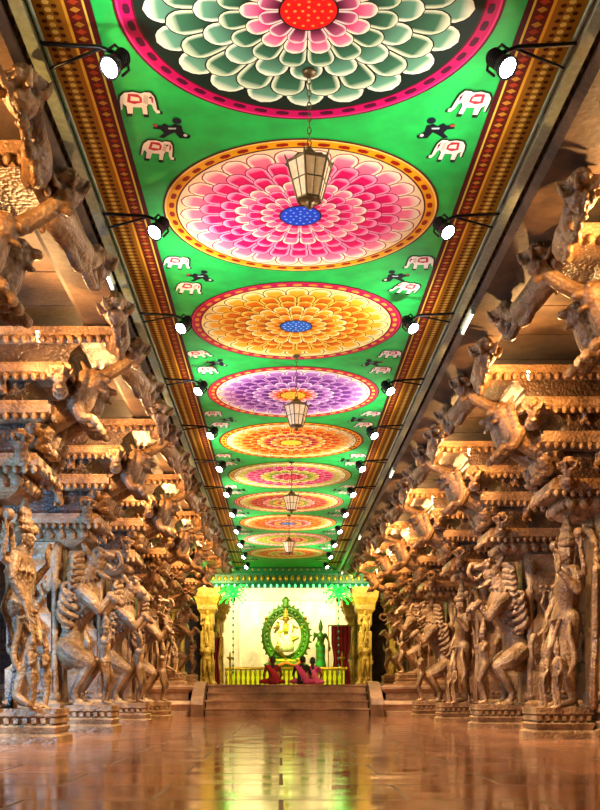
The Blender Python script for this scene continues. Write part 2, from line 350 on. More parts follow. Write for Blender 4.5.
def bracket_parts(mb):
    for y in (-.22,.22): lion_bracket(mb,Matrix.Translation((.0,y,.02)))
    mb.tube([(1.2,0,3.85),(1.45,0,4.02),(1.7,0,4.1),(1.97,0,4.28),(2.02,0,4.45)],[.07,.08,.075,.07,.06],0,8,3)
    pend(mb,2.02,0,4.5,.95)
    FLY=dict(STAND); FLY.update(elL=(.1,.3,1.55),wrL=(.05,.22,1.78),haL=(0,0,1),elR=(.1,-.3,1.55),wrR=(.05,-.22,1.78),haR=(0,0,1),knL=(.25,.25,.7),anL=(.05,.2,.35),toL=(.2,.22,.3),knR=(.25,-.25,.7),anR=(.05,-.2,.35),toR=(.2,-.22,.3))
    for y in (-1,1):
        # corbel arm along the beam, ending in a curl and lotus-bud pendant
        mb.tube([(1.85,y*.3,4.32),(1.95,y*.7,4.22),(2.0,y*1.05,4.28),(2.0,y*1.28,4.46)],[(.1,.13),(.1,.12),(.08,.09),(.06,.06)],0,10,3)
        mb.tube([(1.96,y*.85,4.2),(1.99,y*1.06,4.08),(2.0,y*1.2,4.12),(2.0,y*1.13,4.2)],[.06,.05,.038,.035],0,6,3)
        mb.tube([(1.9,y*.5,4.22),(1.94,y*.66,4.08),(1.96,y*.8,4.1),(1.95,y*.74,4.18)],[.06,.05,.038,.035],0,6,3)
        pend(mb,2.0,y*1.28,4.48,1.05)
        mb.tube([(1.25,y*.3,3.82),(1.28,y*.5,3.76),(1.3,y*.62,3.84),(1.3,y*.64,3.98)],[.09,.09,.065,.05],0,8,3)
        pend(mb,1.3,y*.64,4.02,.8)
        mb.tube([(.85,y*.3,3.1),(.88,y*.52,3.04),(.9,y*.64,3.14),(.9,y*.66,3.28)],[.09,.09,.07,.055],0,8,3)
        pend(mb,.9,y*.66,3.32,.8)
        human(mb,FLY,TR(.05,y*.33,1.1,.55,y*math.pi/2),crown=True,bulk=1.2)
        # compact seated beasts in the recesses of the corbel courses
        for x,z,s_ in ((.45,3.11,.36),(-.1,3.11,.36),(.62,3.67,.3),(.2,3.67,.3),(-.25,3.67,.3)):
            lion_bracket(mb,Matrix.Translation((x,y*(.22-.92*s_),z-3.13*s_))@Matrix.Rotation(y*math.pi/2,4,'Z')@Matrix.Scale(s_,4))
def arch_parts(mb):
    mb.rect(-.45,.45,-.45,.45,[(.06,0),(.06,.1),(.0,.13),(.03,.2),(-.02,.24),(-.02,.3),(.03,.33),(.03,.4),(-.05,.45)])
    mb.rect(.52,1.18,-.34,.34,[(.05,0),(.05,.08),(0,.11),(.03,.18),(-.03,.22),(-.03,.27),(.02,.3),(.02,.38)])
    for i in range(7):
        mb.box(.54+i*.1,.59+i*.1,-.36,.36,.22,.28)
    mb.rect(-.3,.3,-.3,.3,[(.04,.42),(.04,.9),(-.02,.95),(-.05,1.0),(-.05,1.08),(0.0,1.12),(.02,1.16),(.02,1.7),(-.02,1.74),(-.06,1.8),(-.06,1.98),(.0,2.03),(.03,2.1),(.03,2.4),(-.03,2.5),(-.03,2.56),(.06,2.64),(.1,2.72)])
    mb.box(.28,.46,-.14,.14,.4,2.75)
    for z in (.5,1.22,2.14):
        for s_ in (-1,1):
            mb.box(-.24,.24,s_*.31-.06,s_*.31+.06,z,z+.03); 
            for i in range(6): mb.ball((-.22+i*.088,s_*.36,z+.08),.03,0,6)
    for s_ in (-1,1):
        mb.lathe([(.09,.42),(.09,.55),(.05,.58),(.06,.7),(.05,.85),(.045,1.4),(.06,1.45),(.045,1.5),(.045,2.0),(.08,2.1),(.1,2.16),(.05,2.22),(.09,2.45),(.11,2.72)],(.36,s_*.26,0),12)
    # lotus cushion
    mb.rect(-.5,.8,-.36,.36,[(-.16,2.68),(-.04,2.73),(.05,2.81),(.07,2.88),(.04,2.93),(.03,2.95)])
    for i in range(9):
        for s_ in (-1,1): mb.ball((-.48+i*.16,s_*.42,2.83),(.075,.05,.08),0,8)
    for i in range(5): mb.ball((.86,-.32+i*.16,2.83),(.05,.075,.08),0,8)
    mb.rect(-.7,1.02,-.46,.46,[(-.02,2.95),(.03,2.98),(.03,3.07),(-.01,3.08),(-.01,3.12)])
    mb.exz([(-.75,3.12),(.72,3.12),(.76,3.2),(.74,3.3),(.82,3.4),(.98,3.47),(1.12,3.5),(1.12,3.55),(-.85,3.55)],-.34,.34)
    mb.rect(-.8,1.14,-.46,.46,[(-.06,3.46),(.0,3.5),(.04,3.54),(.04,3.63),(0,3.64),(0,3.68)])
    mb.exz([(-.8,3.66),(.8,3.66),(.84,3.74),(.82,3.82),(.92,3.9),(1.15,3.96),(1.3,3.98),(1.3,4.02),(-.9,4.02)],-.34,.34)
    mb.rect(-1.0,1.36,-.46,.46,[(-.06,3.92),(0,3.95),(.03,3.98),(.03,4.05),(0,4.06),(0,4.09)])
    mb.exz([(-1.1,4.08),(1.3,4.08),(1.36,4.15),(1.36,4.2),(1.46,4.29),(1.66,4.35),(1.8,4.37),(1.8,4.46),(-1.2,4.46)],-.4,.4)
    mb.rect(-1.3,1.82,-.48,.48,[(-.04,4.3),(0,4.34),(.04,4.37),(.04,4.45),(0,4.46)])
    for z,x1,w in ((3.03,1.08,.5),(3.59,1.2,.51),(4.02,1.4,.5),(4.41,1.88,.53)):
        x=-.6
        while x<x1-.05:
            for s_ in (-1,1): mb.ball((x,s_*w,z-.1),(.035,.03,.045),0,6)
            x+=.1
        for i in range(8): mb.ball((x1,-w+.06+i*(2*w-.12)/7,z-.1),(.03,.035,.045),0,6)
def pillar_mesh(name,kind):
    sc=MB(); g=MB()
    if kind=='deity': deity_parts(g)
    else: yali_parts(g,kind=='horse')
    S=Matrix.Translation((.69,0,.37))@Matrix.Diagonal((1.04,1.2,1.12,1))@Matrix.Translation((-.75,0,-.37))
    sc.merge(g,S)
    bracket_parts(sc)
    r_=sc.remesh(.013,.1)
    arch_parts(r_)
    return r_.mesh(name,[M_stone])
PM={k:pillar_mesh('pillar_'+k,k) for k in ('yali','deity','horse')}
ks=list(range(-4,6))
YL,YR=11.25,12.5
XPL,XPR=CX-3.8,CX+4.1
pat_l=['yali','deity','yali','horse','deity','yali','horse','yali','deity','horse']
pat_r=['horse','yali','horse','yali','deity','yali','deity','yali','horse','yali']
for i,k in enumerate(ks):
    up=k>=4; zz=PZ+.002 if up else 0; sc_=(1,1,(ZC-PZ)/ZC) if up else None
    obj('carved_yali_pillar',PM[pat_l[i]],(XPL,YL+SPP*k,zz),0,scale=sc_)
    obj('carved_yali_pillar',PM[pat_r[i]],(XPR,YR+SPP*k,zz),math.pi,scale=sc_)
mb=MB()
mb.rect(-.4,.4,-.4,.4,[(.05,0),(.05,.12),(0,.16),(.02,.3),(-.04,.36),(-.08,.42),(-.08,1.0),(-.14,1.06),(-.14,1.25),(-.08,1.3),(-.08,2.1),(-.14,2.16),(-.14,2.4),(-.08,2.46),(-.08,2.9),(.05,3.05),(.05,3.2),(.2,3.5),(.2,3.7)])
mb.rect(-.35,.35,-1.0,1.0,[(-.05,3.7),(.05,3.85),(.05,4.1),(0,4.12),(0,4.74)])
for s_ in (-1,1):
    for y in (-.9,.9): mb.lathe([(r_,z*.9) for r_,z in PEND],(s_*.0,y,3.75),14,0,lobes=8,amp=.18)
    J=dict(STAND); human(mb,J,TR(s_*.33,0,1.28,.46,0 if s_>0 else math.pi),crown=True,bulk=1.3)
    human(mb,J,TR(0,s_*.33,1.28,.46,s_*math.pi/2),crown=True,bulk=1.3)
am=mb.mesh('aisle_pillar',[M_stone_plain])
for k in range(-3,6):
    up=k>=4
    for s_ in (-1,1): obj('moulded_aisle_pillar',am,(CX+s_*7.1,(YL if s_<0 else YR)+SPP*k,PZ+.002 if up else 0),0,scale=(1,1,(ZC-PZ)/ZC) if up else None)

# ---------------------------------------------------------------- shell
def boxobj(name,x0,x1,y0,y1,z0,z1,mat):
    m=MB(); m.box(x0,x1,y0,y1,z0,z1); return obj(name,m.mesh(name,[mat]))
Y0,Y1=-4,41
boxobj('floor',-9.5,9.8,Y0,Y1,-.2,0,M_floor)
boxobj('wall_left',-9.7,-9.4,Y0,Y1,-.2,5.1,M_stone_plain)
boxobj('wall_right',9.7,10,Y0,Y1,-.2,5.1,M_stone_plain)
boxobj('wall_back',-9.7,10,Y1,Y1+.3,-.2,5.1,M_stone_plain)
boxobj('wall_front',-9.7,10,Y0-.3,Y0,-.2,5.1,M_stone_plain)
for s_ in (-1,1):
    m=MB(); y=Y0
    while y<Y1:
        xa,xb=sorted((CX+s_*1.73,CX+s_*9.2)); m.rect(xa,xb,y,min(y+.86,Y1),[(0,ZC+.0),(0,ZC+.2)]); y+=.88
    obj('ceiling_slabs',m.mesh('ceiling_slabs',[M_stone_plain]))
    m=MB()
    xa,xb=sorted((CX+s_*1.8,CX+s_*2.3))
    m.rect(xa,xb,Y0+.1,Y1-.2,[(-.05,4.5),(0,4.53),(0,4.58),(-.04,4.6),(-.04,4.66),(.0,4.68),(0,4.745)])
    y=Y0+.2
    while y<33: m.box(CX+s_*1.8-.012,CX+s_*1.8+.012,y,y+.06,4.6,4.67); y+=.14
    obj('carved_ceiling_beam',m.mesh('carved_ceiling_beam',[M_stone_plain]))
M_green=simple('green_ceiling_paint','#0cb84c',.5,bscale=5)
boxobj('ceiling',CX-1.72,CX+1.72,Y0,36,ZC,ZC+.2,M_green)
C=lin
m=MB(); yend=33.0
def strip(m,x0,x1,y0,y1,z,col): m.add([(x0,y0,z),(x1,y0,z),(x1,y1,z),(x0,y1,z)],[[3,2,1,0]],0,col)
for s_ in (-1,1):
    def X(a): return CX+s_*a
    bands=[(1.33,1.37,'#4a0812'),(1.37,1.385,'#e2c048'),(1.385,1.49,'#641808'),(1.49,1.51,'#f0b030'),(1.51,1.70,'#a86c10')]
    for a,b_,c_ in bands:
        x0,x1=sorted((X(a),X(b_))); strip(m,x0,x1,Y0+.1,yend,ZC-.004,C(c_))
    y=Y0+.2; i=0
    while y<yend:
        cx_=X(1.437); m.add([(cx_-.035,y,ZC-.006),(cx_,y-.028,ZC-.006),(cx_+.035,y,ZC-.006),(cx_,y+.028,ZC-.006)],[[0,3,2,1]],0,C('#c88a2c' if i%2 else '#b03c1a'))
        for dx,cc,rr in ((1.56,'#4a1a04',.02),(1.605,'#f4cc60',.024),(1.65,'#4a1a04',.02)):
            cx_=X(dx); oy=.035 if dx!=1.605 else 0
            m.add([(cx_+rr*math.cos(t*math.pi/3),y+oy+rr*math.sin(t*math.pi/3),ZC-.006) for t in range(6)],[list(range(6))[::-1]],0,C(cc))
        y+=.07; i+=1
def colmesh(m,name):
    me=m.mesh(name,[M_paint]); a=me.color_attributes.new('Col','FLOAT_COLOR','POINT')
    a.data.foreach_set('color',[c for q in m.c for c in q]); return me
obj('ceiling_border_painting',colmesh(m,'ceiling_border_painting'))

def lerp(a,b,t): return tuple(a[i]*(1-t)+b[i]*t for i in range(4))
def annulus(m,r0,r1,z,col,seg=96,alt=None):
    for j in range(seg):
        a=2*math.pi*j/seg;b_=2*math.pi*(j+1)/seg
        m.add([(r0*math.cos(a),r0*math.sin(a),z),(r1*math.cos(a),r1*math.sin(a),z),(r1*math.cos(b_),r1*math.sin(b_),z),(r0*math.cos(b_),r0*math.sin(b_),z)],[[3,2,1,0]],0,col if (alt is None or j%2) else alt)
SV=(-1,-.9,-.66,0,.66,.9,1)
def petals(m,ri,ro,n,z,cin,cmid,cedge,out,off=0):
    ts=(0,.2,.4,.55,.68,.78,.86,.93,.97,1.0)
    w0=math.pi/n; th=(ro-ri)
    for lay in (0,1):
        for p in range(n):
            A=2*math.pi*(p+off)/n; vs=[];cs=[];fs=[]
            rr=min(ro*w0*1.15,th)
            tstart=1-rr/th*.8
            for t in ts:
                r=ri+th*t*(1 if lay==0 else .985)
                q=max(0,(t-tstart)/(1-tstart)); w=max(0,1-q**2.2)**.6
                w*=(1.0 if lay==0 else .94)*w0
                for sidx,sv in enumerate(SV):
                    a=A+sv*w; vs.append((r*math.cos(a),r*math.sin(a),z-(.0009 if lay else 0)))
                    if lay==0: cs.append(out)
                    else:
                        base=lerp(cin,cmid,max(0,min(1,(t-.45)/.5)))
                        e_=max(1 if abs(sv)>.85 else 0,max(0,(t-.86)/.1))
                        cs.append(lerp(base,cedge,min(1,e_)))
            for i in range(len(ts)-1):
                for j in range(6): q=i*7+j; fs.append([q+7,q+8,q+1,q])
            m.add(vs,fs,0,cs)
def mandala(name,y,R,ring,motif,rim,ground,layers,centre):
    m=MB(); z=-.004
    annulus(m,0.001,R,z,C('#5a0410')); annulus(m,0.001,R*.985,z-.0008,C(rim)); annulus(m,0.001,R*.972,z-.0014,C(ring))
    n=44
    for j in range(n):
        a=2*math.pi*j/n; cx_,cy_=R*.935*math.cos(a),R*.935*math.sin(a)
        ca,sa=math.cos(a),math.sin(a)
        pts=[]
        for t in range(8):
            u=.02*math.cos(t*math.pi/4); v=.05*math.sin(t*math.pi/4)*(1 if t%2 else .8)
            pts.append((cx_+R*(u*ca-v*sa),cy_+R*(u*sa+v*ca),z-.0025))
        m.add(pts,[list(range(8))[::-1]],0,C(motif))
    annulus(m,0.001,R*.905,z-.002,C('#5a0410')); annulus(m,0.001,R*.893,z-.003,C(ground)); z-=.004
    for (ro,n,ci,cm,ce,out,off) in layers:
        petals(m,R*ro*.35,R*ro,n,z,C(ci),C(cm),C(ce),C(out),off); z-=.0022
    annulus(m,.001,R*.155,z,C('#2a1010')); annulus(m,.001,R*.145,z-.001,C(centre[0])); 
    for rr,nn in ((.115,14),(.07,8),(.03,4)):
        for j in range(nn):
            a=2*math.pi*j/nn; cx_,cy_=R*rr*math.cos(a),R*rr*math.sin(a)
            m.add([(cx_+R*.009*math.cos(t*math.pi/3),cy_+R*.009*math.sin(t*math.pi/3),z-.002) for t in range(6)],[list(range(6))[::-1]],0,C(centre[1]))
    return obj(name,colmesh(m,name),(CX,y,ZC))
def LL(lo,vo,lm_,vm,li,vi,out,n=24):
    return [(.88,n,*lo,out,0),(.74,n,*vo,out,.5),(.6,n-2,*vo,out,0),(.49,n-6,*lm_,out,.5),(.4,n-8,*vm,out,0),(.3,n-10,*li,out,.5),(.22,n-12,*vi,out,0)]
Gl=('#08301f','#6aa684','#eef0d2'); Gv=('#042618','#3c7654','#d8e2bc')
PKl=('#ee0a62','#ff90a8','#fff0cc'); PKv=('#a8003c','#fa046c','#ffa6c4')
YOl=('#ea8206','#fcbc2c','#fff0a0'); YOv=('#9c3c00','#e87600','#ffd050')
PUl=('#8a3c94','#bd80c4','#f6dcec'); PUv=('#40105c','#7c2a90','#d8a0d4')
ORl=('#f86008','#fcb038','#fff0a8'); ORv=('#b02000','#f84400','#fcc048')
RDl=('#f03040','#ffa880','#fff0d0'); RDv=('#78041a','#d40c24','#f89468')
YGl=('#a8a010','#dcd840','#fff8b0'); YGv=('#3a7808','#9cb41c','#ece864')
MPv=('#5a1030','#c85a80','#ffd8d0')
specs=[
 ('#f0c030','#b02010','#7a0c10','#fff0c0',LL(ORl,ORv,YOl,RDv,YOl,RDv,'#4a0a08'),('#1e50c0','#ffffff')),
 ('#c00058','#4a0428','#e83080','#06221a',[(.86,20,*Gl,'#04140e',0),(.76,20,*Gv,'#04140e',.5),(.6,16,*Gl,'#04140e',0),(.48,16,*Gv,'#04140e',.5),(.36,14,*PKl,'#3a0818',0),(.27,12,*MPv,'#3a0818',.5)],('#e01010','#ff9040')),
 ('#f0a40c','#981408','#f8d070','#ffe0a8',LL(PKl,PKv,PKl,PKv,PKl,PKv,'#b00448',26),('#1040c8','#90c8ff')),
 ('#b80844','#e0a030','#d83058','#ffe890',LL(YOl,YOv,YOl,YOv,YOl,YOv,'#6a2204'),('#1a60c0','#b8e0ff')),
 ('#c8103a','#ffc040','#e83a50','#ffe8c8',LL(PUl,PUv,PUl,PUv,PKl,ORv,'#3a1040'),('#ffa810','#fff0a0')),
 ('#f8b810','#c01808','#c02010','#ffedb0',LL(ORl,ORv,YOl,RDv,ORl,ORv,'#7a1404'),('#e8e040','#c02020')),
 ('#c0c81c','#d03070','#2a8a30','#fff6c0',LL(YGl,PKv,YGl,YGv,PKl,RDv,'#6a5a08',22),('#e02060','#ffe060')),
 ('#d80c68','#ffe040','#ffd040','#fff0b0',LL(YGl,RDv,PKl,YGv,YOl,RDv,'#6a1030',22),('#e8e040','#c02020')),
 ('#f8b010','#d02010','#c02010','#fff0b0',LL(ORl,ORv,PKl,RDv,YOl,RDv,'#7a1404',20),('#3060c0','#ffffff')),
 ('#e02078','#ffe040','#ffe060','#fff0b0',LL(PKl,YGv,YOl,RDv,PKl,RDv,'#6a1030',20),('#e8a020','#ffffff')),
 ('#f8c010','#d02010','#a02010','#fff0b0',LL(YGl,ORv,YGl,YGv,YOl,RDv,'#7a3404',20),('#d02020','#ffffff'))]
RM=1.2
for i,sp in enumerate(specs):
    y=6.2+SP*(i-1)
    mandala('lotus_mandala_painting',y,RM,*sp)
EL=[(-.5,.05),(-.47,.2),(-.35,.32),(-.1,.36),(.1,.32),(.2,.36),(.36,.36),(.46,.24),(.5,.06),(.52,-.14),(.6,-.18),(.6,-.25),(.5,-.26),(.42,-.14),(.38,.0),(.3,.02),(.24,-.06),(.25,-.36),(.12,-.36),(.1,-.1),(-.15,-.1),(-.18,-.36),(-.32,-.36),(-.33,-.08),(-.42,-.02),(-.46,-.2),(-.5,-.2)]
def flat(m,poly,cx_,cy_,sx,sy,z,col,grow=1,rot=0):
    c_,s__=math.cos(rot),math.sin(rot)
    pts=[(cx_+x*sx*grow*c_-y*sy*grow*s__,cy_+x*sx*grow*s__+y*sy*grow*c_,z) for x,y in poly]
    ar=sum(pts[i][0]*pts[(i+1)%len(pts)][1]-pts[(i+1)%len(pts)][0]*pts[i][1] for i in range(len(pts)))
    idx=list(range(len(pts)))
    m.add(pts,[idx[::-1] if ar>0 else idx],0,C(col))
CIRC=[(math.cos(t*math.pi/5),math.sin(t*math.pi/5)) for t in range(10)]
m=MB(); z=ZC
rr_=random.Random(3)
for i in range(-1,11):
    yc=6.2+SP*(i+.5)
    for s_ in (-1,1):
        for dy,yy in ((-1,yc-.32),(1,yc+.3)):
            cx_=CX+s_*1.16-s_*.03*dy; w=.23+rr_.random()*.03; h=-.38-rr_.random()*.05; ro=rr_.uniform(-.3,.3); fl=s_*(1 if dy<0 else 1)
            flat(m,EL,cx_,yy,-fl*w,h,z-.004,'#1a3a18',1.12,ro)
            flat(m,EL,cx_,yy,-fl*w,h,z-.005,'#f6eedc',1,ro)
            flat(m,[(-.3,.05),(-.1,.0),(.12,.06),(.12,.2),(.02,.3),(-.25,.3)],cx_,yy,-fl*w,h,z-.006,'#c03040',1,ro)
            flat(m,[(-.2,.1),(.05,.1),(.05,.2),(-.18,.24)],cx_,yy,-fl*w,h,z-.007,'#f0e8d0',1,ro)
            flat(m,[(-.33,-.3),(-.18,-.3),(-.18,-.36),(-.32,-.36)],cx_,yy,-fl*w,h,z-.006,'#181008',1,ro)
            flat(m,[(.12,-.3),(.25,-.3),(.25,-.36),(.12,-.36)],cx_,yy,-fl*w,h,z-.006,'#181008',1,ro)
            flat(m,[(.15,.05),(.28,.0),(.3,.26),(.18,.3)],cx_,yy,-fl*w,h,z-.0065,'#d8c8b0',1,ro)
            flat(m,[(.36,.3),(.44,.2),(.42,.05),(.38,.1)],cx_,yy,-fl*w,h,z-.0065,'#c05060',1,ro)
            flat(m,CIRC,cx_-fl*w*.38,yy+h*.2,.01,.01,z-.007,'#101010')
        cx_=CX+s_*.98; fl=s_
        BODY=[(-.5,-.25),(-.3,-.1),(-.28,.12),(-.1,.2),(.05,.1),(.2,.22),(.3,.12),(.5,.16),(.55,.02),(.34,-.02),(.26,-.14),(.44,-.3),(.3,-.34),(.1,-.2),(-.05,-.12),(-.16,-.34),(-.44,-.36)]
        flat(m,BODY,cx_,yc,fl*.26,-.36,z-.0045,'#0a141e'); flat(m,CIRC,cx_-fl*.045,yc-.11,.035,.04,z-.005,'#0e1a28')
        flat(m,[(-.1,.0),(.1,.0),(.12,.06),(-.12,.06)],cx_,yc,fl*.26,-.36,z-.006,'#b8c4c0'); flat(m,CIRC,cx_+fl*.12,yc-.05,.018,.02,z-.006,'#b04030'); flat(m,CIRC,cx_-fl*.09,yc+.08,.015,.02,z-.006,'#d0d0c0')
obj('painted_elephants_frieze',colmesh(m,'painted_elephants_frieze'))

# ---------------------------------------------------------------- steel channels, tube lamps
for s_ in (-1,1):
    m=MB(); x=CX+s_*1.715
    m.box(x-.03,x+.03,Y0+.1,33,4.56,4.62); m.box(x-.04,x+.04,Y0+.1,33,4.552,4.56)
    m.tube([(x-s_*.065,Y0+.1,4.6),(x-s_*.065,33,4.6)],.012,0,6,1)
    y=Y0+.7
    while y<33: m.box(x-.012,x+.012,y,y+.03,4.62,ZC-.008); y+=1.325
    obj('steel_cable_channel',m.mesh('steel_cable_channel',[M_steel]))
tm=MB(); tm.box(-.03,.03,-.3,.3,.03,.06,0); tm.tube([(0,-.29,0),(0,.29,0)],.016,1,8,1); tm.box(-.02,.02,-.31,-.29,-.02,.05); tm.box(-.02,.02,.29,.31,-.02,.05)
tme=tm.mesh('fluorescent_tube_lamp',[M_steel,M_tube])
for k in range(0,4):
    for s_ in (-1,1): obj('fluorescent_tube_lamp',tme,(CX+s_*1.79,(9.4 if s_<0 else 10.6)+SPP*k*2,4.435))

# ---------------------------------------------------------------- spot lamps on arms
def light(name,kind,loc,energy,col,size=.05,aim=None,spot=60,blend=.6):
    l=bpy.data.lights.new(name,kind); l.energy=energy; l.color=col
    if kind=='AREA': l.size=size
    else: l.shadow_soft_size=size
    if kind=='SPOT': l.spot_size=math.radians(spot); l.spot_blend=blend
    o=bpy.data.objects.new(name,l); scene.collection.objects.link(o); o.location=loc
    if aim is not None: o.rotation_euler=(Vector(aim)-Vector(loc)).to_track_quat('-Z','Y').to_euler()
    return o
def spot_mesh(s_):
    m=MB(); d=Vector((s_*.42,-.5,-.72)).normalized()
    m.tube([(s_*.46,0,.12),(s_*.1,0,.1),(0,0,.06)],[.013,.013,.013],0,6,1)
    m.tube([(s_*.46,.25,.12),(s_*.1,.02,.1)],[.01,.01],0,6,1)
    q=d.to_track_quat('Z','Y').to_matrix().to_4x4()@Matrix.Scale(.78,4)
    g=MB(); g.lathe([(.02,-.16),(.05,-.15),(.06,-.1),(.062,0),(.085,.05),(.092,.1),(.085,.102),(.08,.09)],(0,0,0),18,0)
    for z in (-.12,-.09,-.06,-.03): g.lathe([(.07,z),(.07,z+.01)],(0,0,0),18,0)
    g.lathe([(.074,.093),(.06,.103),(.02,.106)],(0,0,0),18,1)
    g.tube([(0,-.1,-.0),(0,-.1,-.1),(0,0,-.17),(0,.1,-.1),(0,.1,0)],.012,0,6,1)
    m.merge(g,q); return m.mesh('ceiling_spotlight',[M_dark,M_bulb])
SMs={s_:spot_mesh(s_) for s_ in (-1,1)}
for i in range(0,12):
    y=6.28+2.22*i
    for s_ in (-1,1):
        loc=(CX+s_*1.2,y,4.46); obj('ceiling_spotlight',SMs[s_],loc)
        if i<10: light('spotlight_beam','SPOT',(loc[0]+s_*.08,y-.06,4.33),1250,(1,.72,.42),.03,(CX+s_*3.05,y+.9,1.2),60,1)
wm=MB(); wm.lathe([(.015,-.03),(.024,-.02),(.026,.01),(.022,.015)],(0,0,0),12,0); wm.ball((0,0,.022),.018,1,10); wm.tube([(0,0,-.03),(0,0,-.06),(.03,0,-.08)],.006,0,6,1)
wme=wm.mesh('bracket_flood_lamp',[M_dark,M_warm])
for k in ks[2:]:
    for s_ in (-1,1):
        y=(YL if s_<0 else YR)+SPP*k
        obj('bracket_flood_lamp',wme,(CX+s_*2.62,y-1.1,4.15))
        light('flood_glow','POINT',(CX+s_*2.6,y-1.13,4.1),135,(1,.52,.18),.03)
        light('ceiling_fill_wash','SPOT',(CX+s_*1.6,y-1.8,3.6),180,(1,.96,.88),.12,(CX-s_*.3,y-1.6,4.75),125,.9)  # wash spot without a fixture, added to brighten the painted ceiling

# ---------------------------------------------------------------- hanging lanterns
def lantern_mesh():
    m=MB(); n=6
    def ring(r,z): return [(r*math.cos(2*math.pi*j/n+.3),r*math.sin(2*math.pi*j/n+.3),z) for j in range(n)]
    top=ring(.155,.1); bot=ring(.085,-.14)
    for j in range(n):
        k=(j+1)%n; m.add([top[j],top[k],bot[k],bot[j]],[[0,1,2,3]],1)
        m.tube([top[j],bot[j]],[.008,.008],0,6,1); m.tube([top[j],top[k]],[.01,.01],0,6,1); m.tube([bot[j],bot[k]],[.009,.009],0,6,1)
        mid=lambda a,b_:tuple((a[i]+b_[i])/2 for i in range(3))
        m.tube([mid(top[j],bot[j]),mid(top[k],bot[k])],[.005,.005],0,6,1); m.tube([mid(top[j],top[k]),mid(bot[j],bot[k])],[.005,.005],0,6,1)
        m.tube([top[j],(top[j][0]*1.12,top[j][1]*1.12,.14)],[.01,.004],0,5,1)
    m.lathe([(.163,.1),(.16,.11),(.11,.135),(.07,.15),(.05,.18),(.02,.2),(.02,.22)],(0,0,0),6,0,False)
    m.lathe([(.01,-.2),(.02,-.185),(.03,-.175),(.02,-.165),(.06,-.15),(.088,-.14)],(0,0,0),10,0)
    z=.22; i=0
    while z<ZC-4.0-.02:
        a=(0,1) if i%2 else (1,0)
        pts=[(a[0]*.014*math.cos(t),a[1]*.014*math.cos(t),z+.025+.026*math.sin(t)) for t in [q*math.pi/4 for q in range(9)]]
        m.tube(pts,.004,0,5,1); z+=.042; i+=1
    m.lathe([(.01,-.04),(.045,-.03),(.05,-.012)],(0,0,ZC-4.0-.012),12,0)
    return m.mesh('hanging_lantern',[M_brass,M_lglass])
lm=lantern_mesh()
for y in (1.2,6.8,12.5,18.2,23.6): obj('hanging_lantern',lm,(CX+.02,y,4.0))

# ---------------------------------------------------------------- platform & steps
M_plat=stone('platform_stone','#5a4230','#967458','#c4a080',.5,.4,.5,.5)
prof=[(.08,0),(.08,.12),(.02,.15),(.04,.22),(.1,.3),(.04,.38),(-.02,.42),(-.02,.58),(.02,.6),(.1,.68),(.1,.74),(.04,.76),(.04,PZ)]
XL,XR=-1.87,2.17
for nm,a,b_ in (('l',-9.25,XL-.4),('r',XR+.4,9.55)):
    m=MB(); m.rect(a,b_,PF,Y1-.15,prof)
    x=a+.1
    while x<b_-.15: m.box(x,x+.09,PF-.01,PF+.04,.43,.57); x+=.2
    obj('stone_platform',m.mesh('stone_platform',[M_plat]))
m=MB(); m.box(XL-.35,XR+.35,26.15,Y1-.15,0,PZ); obj('stone_platform',m.mesh('stone_platform',[M_plat]))
m=MB()
for i in range(4): m.rect(XL+.02,XR-.02,PF-.2+i*.32,26.13,[(0,i*.2),(0,i*.2+.15),(.025,i*.2+.165),(.025,i*.2+.2)])
for x in (XL-.17,XR+.17):
    pts=[(24.5,0),(24.45,.3),(24.55,.45),(24.75,.5),(25.05,.7),(25.5,.85),(26.13,.88),(26.13,0)]
    vs=[(x-.15,a,b_) for a,b_ in pts]+[(x+.15,a,b_) for a,b_ in pts]; n=len(pts)
    m.add(vs,[[i,(i+1)%n,n+(i+1)%n,n+i] for i in range(n)]+[list(range(n))[::-1],[n+i for i in range(n)]])
obj('platform_steps',m.mesh('platform_steps',[M_plat]))

# ---------------------------------------------------------------- shrine
M_cream=simple('shrine_plaster','#f2e0ac',.7,bscale=3)
M_greenwood=simple('painted_green_beam','#0e6a50',.45)
M_gold=simple('gilded_bronze','#b89a28',.3,.6,bump=.4,bscale=25)
M_gbronze=simple('green_lit_bronze','#4f7c1c',.35,.4,bump=.5,bscale=25)  # green shrine light is put into this bronze colour
M_cloth=simple('white_silk','#fbf4e0',.7)
M_yel=simple('yellow_panel','#d8e020',.45,0,'#c8e010',.5)  # weak emission puts the lit yellow-green glow into the barrier panel
M_red=simple('maroon_curtain','#8a1018',.8)
M_led=simple('green_led','#10e030',.4,0,'#06e828',5)
M_garl=simple('marigold_garland','#e8641c',.7)
m=MB(); m.box(-2.4,2.9,39.2,39.5,PZ,4.74)
for x in (-1.6,-.8,1.3,2.1): m.rect(x-.03,x+.03,39.15,39.2,[(0,PZ+.6),(0,4.2)])
m.rect(-2.3,2.8,39.1,39.2,[(0,4.2),(.04,4.26),(0,4.32)])
obj('shrine_wall',m.mesh('shrine_wall',[M_cream]))
m=MB()
m.rect(CX-2.9,CX+2.9,33.3,33.7,[(0,4.1),(.04,4.16),(0,4.22),(0,4.55),(.05,4.6),(.05,4.72)],0)
x=CX-2.8
while x<CX+2.8:
    m.ball((x,33.27,4.38),(.06,.03,.1),1,8); m.ball((x+.1,33.27,4.12),(.04,.04,.07),2,6); m.ball((x+.1,33.27,4.66),(.05,.04,.04),1,6); x+=.2
obj('painted_shrine_beam',m.mesh('painted_shrine_beam',[M_greenwood,M_gold,simple('beam_lamp','#a0ffc0',.4,0,'#60ffb0',1.5)]))
m=MB()
